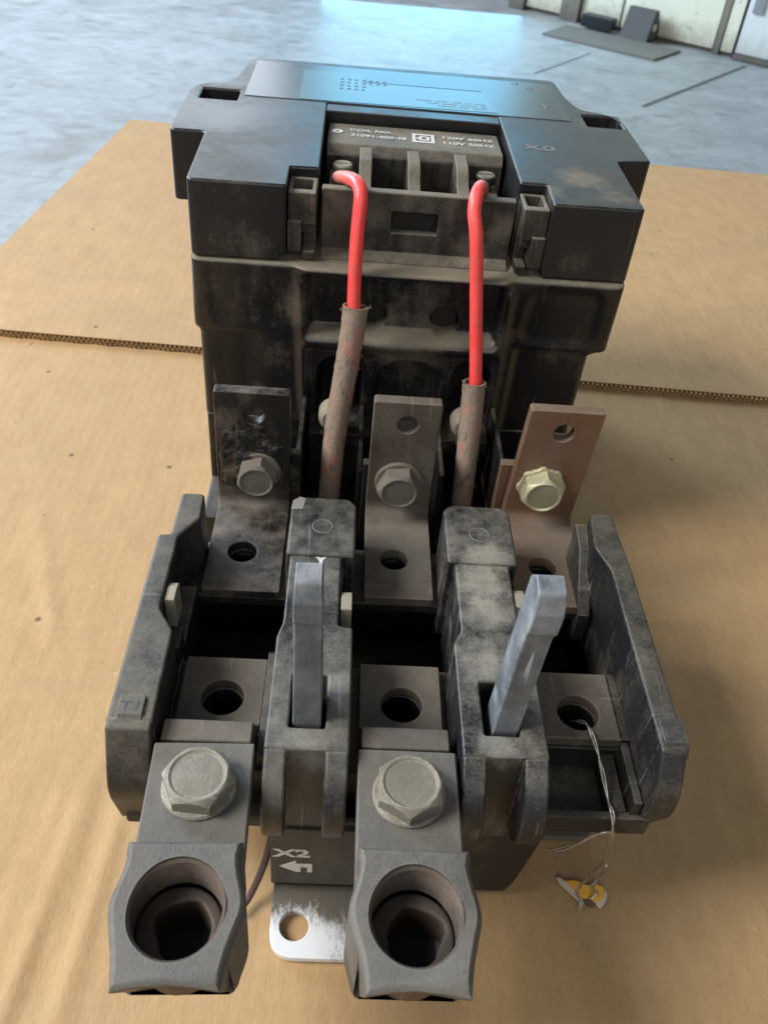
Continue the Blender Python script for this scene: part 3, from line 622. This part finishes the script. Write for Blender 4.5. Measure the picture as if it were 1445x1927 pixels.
# ---- busbars between contactor and relay
def busbar(xc, hw, mat, zt, lean=0.0, label=None):
    th = 5.0; y0 = 275; xl, xr = xc - hw, xc + hw
    a = PA().plate(rnd([(xl, 66), (xr, 66), (xr, zt), (xl, zt)], [0, 0, 1.2, 1.2]), y0, y0 + th, 0.45, holes=[circ(xc + 0.5, zt - 10.2, 4.1, 26)], plane='XZ')
    a.plate(rnd([(xl, 224.5), (xr, 224.5), (xr, 271), (xl, 271)], [1, 1, 0, 0]), 58, 62, 0.45, holes=[circ(xc - 1.5, 245.5, 5.6, 28)])
    bend = [(y0 + th - (4 + th) * 0 - 0, 66)]
    pts_o = []; pts_i = []
    for k in range(7):
        t = math.pi / 2 * k / 6
        pts_i.append((y0 - 4 + 4 * math.cos(t), 66 - 4 * math.sin(t))); pts_o.append((y0 - 4 + (4 + th) * math.cos(t), 66 - (4 + th - 0.2) * math.sin(t)))
    a.plate([(y0, 66.5)] + pts_i + [(270.5, 62)] + [(270.5, 58)] + pts_o[::-1] + [(y0 + th, 66.5)], xl + 0.02, xr - 0.02, 0.4, plane='YZ')
    if lean: a.warp(lambda x, y, z: (x + lean * max(0, z - 62), y, z))
    return a.build('busbar', mat, label=label)
b1 = busbar(-34.4, 14.6, 'copper_grimy', 116.5, label='left copper bar caked in dark dirt')
b2 = busbar(25.2, 13.2, 'copper', 116.3, label='middle copper bar coated in grey dust')
b3 = busbar(84.6, 14.6, 'copper_clean', 116.8, 0.045, label='right copper bar with clean brown metal')
FACE = math.pi / 2
def barbolt(parent, x, z, mat, r, spin, serr=False):
    a = Acc()
    if serr:      # tooth-edged lock washer
        n = 40; a.plate([((9.3 + 0.8 * (k % 5 in (0, 1))) * math.cos(2 * math.pi * k / n), (9.3 + 0.8 * (k % 5 in (0, 1))) * math.sin(2 * math.pi * k / n)) for k in range(n)], 0.05, 1.8, 0.3, mat=T(x, 274.9, z, rx=FACE))
    else: a.lathe([(0, 0.02), (r + 1.5, 0.02), (r + 1.5, 1.0), (r + 1.0, 1.5), (0, 1.5)], 30, mat=T(x, 274.9, z, rx=FACE))
    a.hexhead(r * 2 * 0.92, 6.8, mat=T(x, 273.4, z, rx=FACE) @ Matrix.Rotation(spin, 4, 'Z'), dome=0.2)
    return a.build('bolt', mat, parent)
barbolt(b1, -32.6, 79.5, 'zinc_dirty', 7.8, 0.3); barbolt(b2, 24.6, 78.0, 'zinc_dirty', 8.4, 0.1); barbolt(b3, 83.0, 80.2, 'zinc_clean', 8.3, 0.45, True)
# contactor terminals behind the bars
for b, x0, x1, zt, mt in ((b1, -46, -15.8, 84, 'grime'), (b2, 9.9, 36, 81, 'tray'), (b3, 66.6, 93, 85, 'copper_clean')):
    Acc().plate([(281.0, 40), (285, 40), (285, zt), (281.0, zt)], x0, x1, 0.4, plane='YZ').box(x0 + 1, x1 - 1, 285.2, 331, 44, 48.5, 0.4).build('contactor_terminal', mt, b)
# tarry crust baked round the left bolt: one lumpy skin on the bar
a = Acc(); NX, NZ = 70, 80; gv = {}
for i in range(NX + 1):
    for j in range(NZ + 1):
        x = -48.6 + 27 * i / NX; zz = 70 + 33 * j / NZ
        d = math.hypot((x + 39.5) / 13.0, (zz - 84) / 16.0)
        h = 1.7 * (1.05 - d) + 1.0 * mn.fractal(Vector((x * 0.17, zz * 0.17, 3.1)), 1.0, 2.0, 5) + 0.22 * mn.noise(Vector((x * 0.9, zz * 0.9, 7)))
        edge_ = min(i, j, NX - i, NZ - j) / 5.0
        gv[i, j] = a.bm.verts.new((x, 274.9 - min(max(h, -0.6), 2.6) * min(1, edge_) + (0.4 if edge_ < 0.5 else 0), zz))
for i in range(NX):
    for j in range(NZ): a.bm.faces.new((gv[i, j], gv[i + 1, j], gv[i + 1, j + 1], gv[i, j + 1]))
bmesh.ops.recalc_face_normals(a.bm, faces=a.bm.faces[:])
g_ = a.build('burnt_residue', 'grime', b1, angle=80)

# ---- red control wires with fibre sleeves
def wire(pts, sl, rs):
    o = PA().tube(pts, 2.75, 16, 8).build('red_wire', 'red', angle=60)
    sv = Acc().tube(sl, rs, 18, 10, wob=0.06, hollow=0.84).build('fibre_sleeve', 'sleeve', o, angle=60)
    a = Acc()
    for k in range(26):
        i = 0 if k < 14 else random.randrange(len(sl) - 2); t = random.random() * (0.06 if k < 14 else 1); c = Vector(sl[i]).lerp(Vector(sl[i + 1]), t)
        an = random.uniform(0, 6.28); d = Vector((math.cos(an), -abs(math.sin(an)) * 0.8, 0.0)); p0 = c + d * rs[i] * 0.95
        p2 = p0 + d * random.uniform(0.5, 1.8) + Vector((0, 0, random.uniform(-2.5, 3.0))); a.tube([p0, p0.lerp(p2, 0.5) + d * 0.6, p2], 0.11, 5, 3)
    fr_ = a.build('frayed_fibre', 'sleeve', o, angle=80); fr_['kind'] = 'stuff'
    return o, sv
random.seed(5)
wire([(-7.2, 366, 165.5), (-6.5, 357, 169.5), (-2.5, 346, 173.5), (1.2, 337, 175), (2.6, 331.5, 172.5), (2.4, 328.5, 166), (2.0, 325, 156), (2.2, 320, 135.3), (2.9, 318, 128), (1.5, 314, 116)],
     [(3.1, 318.4, 132.6), (2.4, 316, 122), (0.5, 312, 105.2), (-2.6, 305, 77), (-4.0, 297, 47.9), (-4.4, 294, 36)], [5.3, 5.1, 5.0, 4.9, 4.7, 4.7])
wire([(53.5, 362, 166), (52.2, 354, 171), (49.6, 343, 174.8), (47.6, 335.5, 174), (47.2, 331, 169), (49.0, 327, 160), (53, 321, 129), (56.6, 315.2, 99), (56.4, 313, 90)],
     [(55.6, 315.2, 102.4), (56.0, 313.5, 94), (56.3, 308, 76.3), (56.5, 300, 47.6), (56.6, 297, 38)], [5.0, 5.0, 4.9, 4.7, 4.6])

# ---- overload relay: tray
TY0 = 139.5
a = PA().plate(rnd([(-15.2, 3.3), (66, 3.3), (68.5, 10), (73, 43), (73, 46), (-15.2, 46)], [1, 2, 3, 2, 1, 1]), 141, 187.5, 1.0, plane='XZ')
a.box(-61, 68, 142, 193, 40, 46, 1.2).box(66, 104, 142, 188, 45.6, 48.2, 0.6).box(67, 104, 140.2, 143.2, 47, 56, 0.8)   # tray floor, lower in the right bay
a.box(-61, 106, 189, 192.4, 5, 45, 0.5).box(-61, 106, 250, 253, 5, 56, 0.5).box(-61, 106, 189, 252, 3.4, 8, 0.5)     # wells reach back under the rear shelf
a.plate(rect(-60, 105.5, 225, 254.5), 53.8, 57.8, 0.6, holes=[circ(x - 1.5, 245.5, 5.4, 24) for x in POLES])                 # rear shelf under the bar feet
a.plate(rect(-60, 68, 150, 192.5), 45.5, 59.6, 0.6, holes=[circ(x, 174.4, 6.6, 28) for x in POLES[:2]])                     # front shelf under the terminals
a.plate(rect(67, 105.5, 163.2, 192.5), 48.6, 59.6, 0.6, holes=[circ(POLES[2], 174.4, 6.6, 28)])
a.box(-60, -49.5, 150, 192, 59, 62, 0.5).box(96.5, 100.3, 164, 191, 59, 64, 0.5).box(-17, -20, 152, 192, 59, 66, 0.5).box(97.8, 104, 226, 253, 57, 63.5, 0.5)
a.box(91.5, 96.2, 142.8, 170, 48, 56.5, 0.5).box(97.0, 99.8, 141.8, 166, 48, 62.5, 0.5)   # ribs in the empty right bay
a.box(66.5, 69.5, 138.8, 152, 40, 52, 0.6)
tray = a.build('relay_tray', 'tray')
Acc().box(-62, 107, 188, 254, 1.2, 3.6, 0.3).box(-62.4, -60.4, 188, 254, 3.7, 60, 0.3).box(105.2, 107.2, 188, 254, 3.7, 60, 0.3).box(-60.3, 105.1, 253.2, 254.4, 3.7, 53.6, 0.3).box(-60.3, 105.1, 188, 189.6, 3.7, 45, 0.3).build('well_shade_liner', 'hole_shade', tray)  # added black lining, paints the deep shade of the wells
for x in POLES: Acc().lathe([(0, 0), (6.4, 0), (6.4, -1)], 20, mat=T(x, 174.4, 46.5)).build('hole_shade_disc', 'hole_shade', tray)  # black discs for the shade below the terminal holes
fp = Acc().box(-15.4, 40, 139.0, 141.4, 9, 44.6, 0.4).build('front_panel', 'tray_front', tray)
a = Acc().text('X2', 6.6, T(-8.3, 138.93, 29.8, rx=math.pi / 2), wscale=1.45, bold=0.25)
a.plate([(-12.4, 21.3), (-7.0, 25.2), (-7.0, 23.2), (-1.6, 23.2), (-1.6, 17.6), (-3.2, 17.6), (-3.2, 20.8), (-5.4, 20.8), (-5.4, 17.6), (-7.0, 17.6)], 138.88, 138.98, 0, plane='XZ')
a.build('terminal_number', 'ink', fp)

# ---- relay side walls
lw = PA().plate(rnd([(-58.7, 252), (-50, 252), (-49.6, 238), (-55.8, 228), (-55.8, 193), (-50, 184), (-49.8, 149), (-63.2, 149), (-63.2, 228.5), (-58.9, 229)], [2, 2, 1, 1, 1, 1, 0, 0, 1, 1]), 40, 85.3, 1.1)
lw.plate(rnd([(149.4, 40.2), (149.4, 85.2), (146.5, 85), (138.6, 66), (138.8, 60), (144, 40.2)], [0, 0, 1, 3, 3, 1]), -63.1, -49.9, 1.0, plane='YZ')
lw.plate([(147.2, 83.5), (150.6, 86.3), (157.5, 86.2), (157.5, 84)], -60.5, -53, 0.4, plane='YZ')
lw.box(-56, -50.2, 186, 226, 40.5, 62, 0.8)
lwall = lw.build('side_wall', 'relay', label='left relay side wall marked T1')
rw = PA().plate(rnd([(98, 253), (106.8, 253), (108.2, 222), (108.2, 149), (100.2, 149), (100.2, 190), (100.4, 222), (96.5, 234)], [2.5, 2.5, 1, 0, 0, 1, 1, 1]), 40, 85.3, 1.1)
rw.plate(rnd([(149.4, 40.2), (149.4, 85.2), (146.5, 85), (139.0, 72), (138.2, 62), (146, 44)], [0, 0, 1, 4, 3, 1]), 100.3, 108.3, 1.0, plane='YZ')
rw.plate([(145.0, 81.8), (148.5, 86.4), (157.5, 86.2), (157.5, 84)], 101.2, 108.8, 0.4, plane='YZ')
rw.plate([(222, 46), (252, 46), (252, 80), (240, 78), (222, 60)], 93.5, 98.5, 0.6, plane='YZ')
rwall = rw.build('side_wall', 'relay', label='right relay side wall marked T3')
Acc().text('T1', 5.0, T(-56.8, 153.2, 86.3), wscale=1.15).build('terminal_number', 'print_dark', lwall)
Acc().text('T3', 5.6, T(105.0, 153.0, 86.35), wscale=1.1).build('terminal_number', 'print_dark', rwall)

# ---- relay dividers (the two spines with the levers)
def divider(xc, hw, nl, nr, mt):
    a = PA().plate(rnd([(xc - hw, 221), (xc + hw, 221), (xc + hw, 249), (xc + hw - 3, 252.5), (xc - hw + 3, 252.5), (xc - hw, 249)], 1.2), 46, 86.2, 1.3)
    a.plate(rnd([(xc - hw, 142), (xc + hw, 142), (xc + hw, 189), (xc + nr, 189.5), (xc + nr, 222), (xc - nl, 222), (xc - nl, 190), (xc - hw, 184)], 0.8), 58, 84.8, 0.9, holes=[rnd(rect(xc - 5.8, xc + 5.0, 149.5, 169), 0.8)])
    a.box(xc - hw + 0.6, xc + hw - 0.6, 143, 190, 40.5, 59, 0.5).box(xc - nl + 0.3, xc + nr - 0.3, 188, 224, 40.5, 59, 0.5)
    for x0, x1 in ((xc - hw, xc - 5.6), (xc + 5.4, xc + hw)):
        a.plate(rnd([(146, 50), (146, 84.7), (142.5, 84.6), (135, 79.5), (128.6, 69), (129.2, 58.5), (133.5, 52)], [0, 0, 3, 6, 8, 3, 2]), x0 + 0.05, x1 - 0.05, 1.0, plane='YZ')
    a.plate([(146, 44), (146, 84), (142.2, 83.6), (139.8, 62), (139.9, 44)], xc - 6, xc + 6, 0.4, plane='YZ')
    d = a.build('relay_divider', mt)
    Acc().lathe([(3.3, 0.0), (3.45, 0.16), (3.75, 0.16), (3.9, 0.0)], 30, mat=T(xc, 236, 86.15)).build('ejector_mark', 'ink_faded', d)
    return d
d1 = divider(-4.8, 12.3, 10.8, 7.5, 'divider'); d2 = divider(53.2, 12.8, 10, 9.8, 'divider_dusty')
Acc().plate([(-17.0, 244.5), (-12.6, 245), (-11.8, 251), (-14, 252), (-16.6, 249.6)], 86.1, 86.36, 0.1).build('chipped_corner', 'chip', d1)
Acc().plate([(-6.6, 221.2), (-2.6, 221.2), (-4.0, 219.2), (-4.0, 217.4), (-5.2, 217.4), (-5.2, 219.2)], 84.8, 84.92, 0).build('paint_fleck', 'ink', d1)
def clip(parent, x0, x1, y, z0=70, z1=84):
    a = Acc().plate(rnd([(y, z0), (y + 9.5, z0), (y + 9.5, z1 - 1.5), (y + 6, z1), (y, z1)], 0.8), x0, x1, 0.4, plane='YZ'); return a.build('heater_clip', 'brass', parent)
clip(d1, 3.2, 7.0, 197.5); clip(d2, 63.3, 67.2, 202.5); clip(lwall, -55.7, -52.2, 198, 70, 84)
Acc().box(-54.5, -50, 188, 197, 60, 71, 0.8).build('clip_foot', 'tray', lwall)

# ---- reset levers
def lever(xb, w0, dx, w1):
    prof = rnd([(151.5, 70), (151.5, 127.5), (149.9, 129.5), (149.9, 137), (152.2, 142.6), (158.5, 143.6), (162.5, 139.5), (163.2, 70)], [0, 1, 0.6, 0.6, 0.8, 0.8, 1, 0])
    a = PA().plate(prof, -0.5, 0.5, 0.0, plane='YZ')
    me = bpy.data.meshes.new('tmp'); a.bm.free(); a.bm = bmesh.new()
    a.plate(prof, xb - w0 / 2, xb + w0 / 2, 0.55, plane='YZ')
    a.warp(lambda x, y, z: (xb + dx * max(0, z - 82) / 60 + (x - xb) * (1 + (w1 / w0 - 1) * max(0, z - 82) / 60) * (1.07 if 129 < z < 138 else 1.0), y, z))
    return a.build('reset_lever', 'lever')
lever(-5.2, 8.8, -0.9, 7.0); lever(53.6, 7.8, 2.8, 7.6)

# ---- relay output terminals and lugs
def terminal(xc, full):
    a = PA().plate(rnd(rect(xc - 14, xc + 13.4, 164, 191), 0.8), 59.8, 64, 0.5, holes=[circ(xc, 174.4, 7.0, 30)])
    t = a.build('load_terminal', 'copper')
    if full:
        Acc().plate(rnd([(154.2, 60), (163, 60), (163, 63.5), (154.6, 79.2), (147.2, 79.2), (147.2, 73), (119, 73), (119, 69), (150.5, 69)], [1, 1, 1, 1, 1, 0.5, 0.3, 0.3, 1]), xc - 13.8, xc + 12.6, 0.5, plane='YZ').build('raised_tongue', 'copper', t)
    return t
for i, x in enumerate(POLES): terminal(x, i < 2)
def lug(xc, rz):
    o = []
    # tongue under the bolt
    tg = PA().plate(rnd(rect(xc - 14.6, xc + 14.3, 106, 146.2), 0.7), 73.4, 80, 0.6)
    # body: bulges round the big set-screw hole, with the cable opening at the free end
    def side(s, y): return xc + s * (13.9 + 2.5 * math.exp(-((y - 94.5) / 7.0) ** 2) + (0.5 if y > 106 else 0) - 1.5 * max(0, 86 - y) / 10)
    ys = [110.5 - k * 2.25 for k in range(17)]
    outl = [(side(-1, y), y) for y in ys] + [(xc - 6, 75.3), (xc, 75.7), (xc + 6, 75.2)] + [(side(1, y), y) for y in ys[::-1]]
    body = Acc().plate(outl, 62, 92, 1.5)
    body.warp(lambda x, y, z: (x, y + max(0, 91 - z) * 0.36 * max(0, min(1, (84 - y) / 4)), z - 0.42 * max(0, abs(x - xc) - 10.2) * (1 if z > 77 else 0)))
    hole = Acc().lathe([(0, 77), (11.7, 77), (11.7, 91.2), (12.2, 92), (12.2, 99), (0, 99)], 48, mat=T(xc, 93.2, 0) @ Matrix.Diagonal((1, 1.08, 1, 1)))
    body.cut(hole, Acc().lathe([(0, -16), (9.2, -16), (9.2, 40), (0, 40)], 32, mat=T(xc, 93, 73.4, rx=math.pi / 2)))
    me = bpy.data.meshes.new('tmp'); body.bm.to_mesh(me); body.bm.free(); tg.bm.from_mesh(me); bpy.data.meshes.remove(me)
    if rz: tg.warp(lambda x, y, z: (xc + (x - xc) * math.cos(rz) - (y - 131.5) * math.sin(rz), 131.5 + (x - xc) * math.sin(rz) + (y - 131.5) * math.cos(rz), z))
    L = tg.build('cable_lug', 'lug')
    c = Vector((xc, 131.5)); q = Vector((0, 93.2 - 131.5)); q.rotate(Matrix.Rotation(rz, 2)); hx, hy = c + q
    # threaded wall of the set-screw hole
    prof = []; zz = 90.4
    while zz > 78.5:
        prof += [(11.66, zz), (10.9, zz - 0.75)]; zz -= 1.5
    Acc().lathe(prof, 40, mat=T(hx, hy, 0) @ Matrix.Diagonal((1.0, 1.07, 1, 1))).build('thread', 'thread', L)
    # socket set screw sunk in the hole
    s6 = [((7.2 + 0.9 * math.sin(2 * t + xc) + 0.5 * math.sin(5 * t)) * math.cos(t) + 0.8, (7.6 + 0.7 * math.cos(3 * t + xc)) * math.sin(t) - 0.5) for t in [2 * math.pi * k / 30 for k in range(30)]]
    Acc().plate(circ(0, 0, 10.9, 36), 66, 79.4, 1.0, holes=[s6], mat=T(hx, hy, 0)).build('set_screw', 'thread', L)
    Acc().lathe([(0, 0), (8, 0), (8, -2), (0, -2)], 24, mat=T(hx, hy, 67.8)).build('socket_shade_disc', 'hole_shade', L)  # black disc painted as the shade deep in the bore
    bolt = Acc().lathe([(0, 0.02), (10.4, 0.02), (10.4, 0.8), (9.9, 1.4), (0, 1.4)], 36, mat=T(xc, 131.6, 80)).hexhead(17.6, 5.6, mat=T(xc, 131.6, 81.3, rz=0.25 + xc * 0.01), dome=0.15).build('bolt', 'zinc', L)
    return L
lug(-34.0, 0.03); lug(24.8, -0.004)

# ---- loose bits: dark lead under the left lug, twisted wire with a torn tag at the empty terminal
PA().tube([(-15.5, 150, 24), (-18, 143, 14), (-22.5, 136, 4.2), (-26, 131, 3.4)], [1.3, 1.3, 1.2, 1.0], 10, 6).build('dark_lead', 'rust')
def twist(pts, r, amp, turns, ph):
    P = [Vector(p) for p in pts]; out = []; n = 60
    for k in range(n + 1):
        t = k / n * (len(P) - 1); i = min(int(t), len(P) - 2); f = t - i
        p0, p1, p2, p3 = P[max(i - 1, 0)], P[i], P[i + 1], P[min(i + 2, len(P) - 1)]
        c = 0.5 * ((2 * p1) + (p2 - p0) * f + (2 * p0 - 5 * p1 + 4 * p2 - p3) * f * f + (3 * p1 - p0 - 3 * p2 + p3) * f ** 3)
        an = 2 * math.pi * turns * k / n + ph; out.append(c + Vector((math.cos(an) * amp, math.sin(an) * amp * 0.7, math.sin(an) * amp * 0.5)))
    return out
main = [(83.8, 175, 58), (86.0, 168.6, 65.6), (87.8, 161, 65.0), (89.2, 154, 62), (90.4, 146, 58.4), (91.2, 140.5, 57.2), (92.0, 137.6, 50), (94, 136.8, 33)]
a = PA()
for ph in (0, math.pi): a.tube(twist(main, 0.3, 0.45, 2.2, ph), 0.34, 6, 1)
for ph in (0, math.pi): a.tube(twist([(94, 136.8, 33), (98, 141, 22), (99.5, 144, 12), (97.2, 142.5, 6), (99.6, 142, 3), (97.5, 140.4, 1.2)], 0.3, 0.4, 6, ph), 0.30, 6, 1)
for ph in (0, math.pi): a.tube(twist([(93.6, 136.9, 35), (94, 141, 20), (92.8, 141.5, 11), (91.5, 140.5, 6), (93.4, 138.5, 2.2), (92.6, 136, 0.9)], 0.3, 0.4, 5, ph), 0.30, 6, 1)
a.tube([(91.8, 138.0, 52), (88, 137.4, 52.5), (82.5, 138, 44), (79, 139.4, 37), (76, 142, 33)], 0.36, 6, 6).tube([(91.6, 138.2, 51), (86.5, 137.6, 51.2), (82, 138.6, 43), (77, 141, 34.5)], 0.3, 6, 6)
tw = a.build('twisted_wire', 'steel_wire', angle=80)
Acc().plate([(89.4, 146.9), (92.6, 147.4), (95.2, 146.6), (97.2, 145.6), (100.4, 146.4), (103.2, 145.0), (102.6, 141.6), (99.2, 139.2), (97.4, 141.0), (94.6, 140.8), (92.4, 143.4)], 0.5, 0.9, 0.1).build('torn_tag', 'orange', tw)
Acc().plate([(86.4, 148.2), (87.6, 148.4), (89.6, 147.0), (92.5, 143.3), (94.5, 140.6), (95.0, 138.6), (92.6, 140.6), (89.6, 143.8), (87.2, 146.2)], 0.2, 0.8, 0.1).plate([(99.2, 139.2), (102.6, 141.5), (103.3, 144.6), (104.0, 142.8), (102.8, 139.8), (100.4, 137.4)], 0.2, 0.8, 0.1).build('torn_fibre', 'torn', tw)
Acc().plate([(94.7, 140.7), (97.3, 140.9), (99.1, 139.2), (97.4, 137.6), (95.2, 138.4)], 0.2, 0.7, 0.1).build('tag_backing', 'backing', tw)
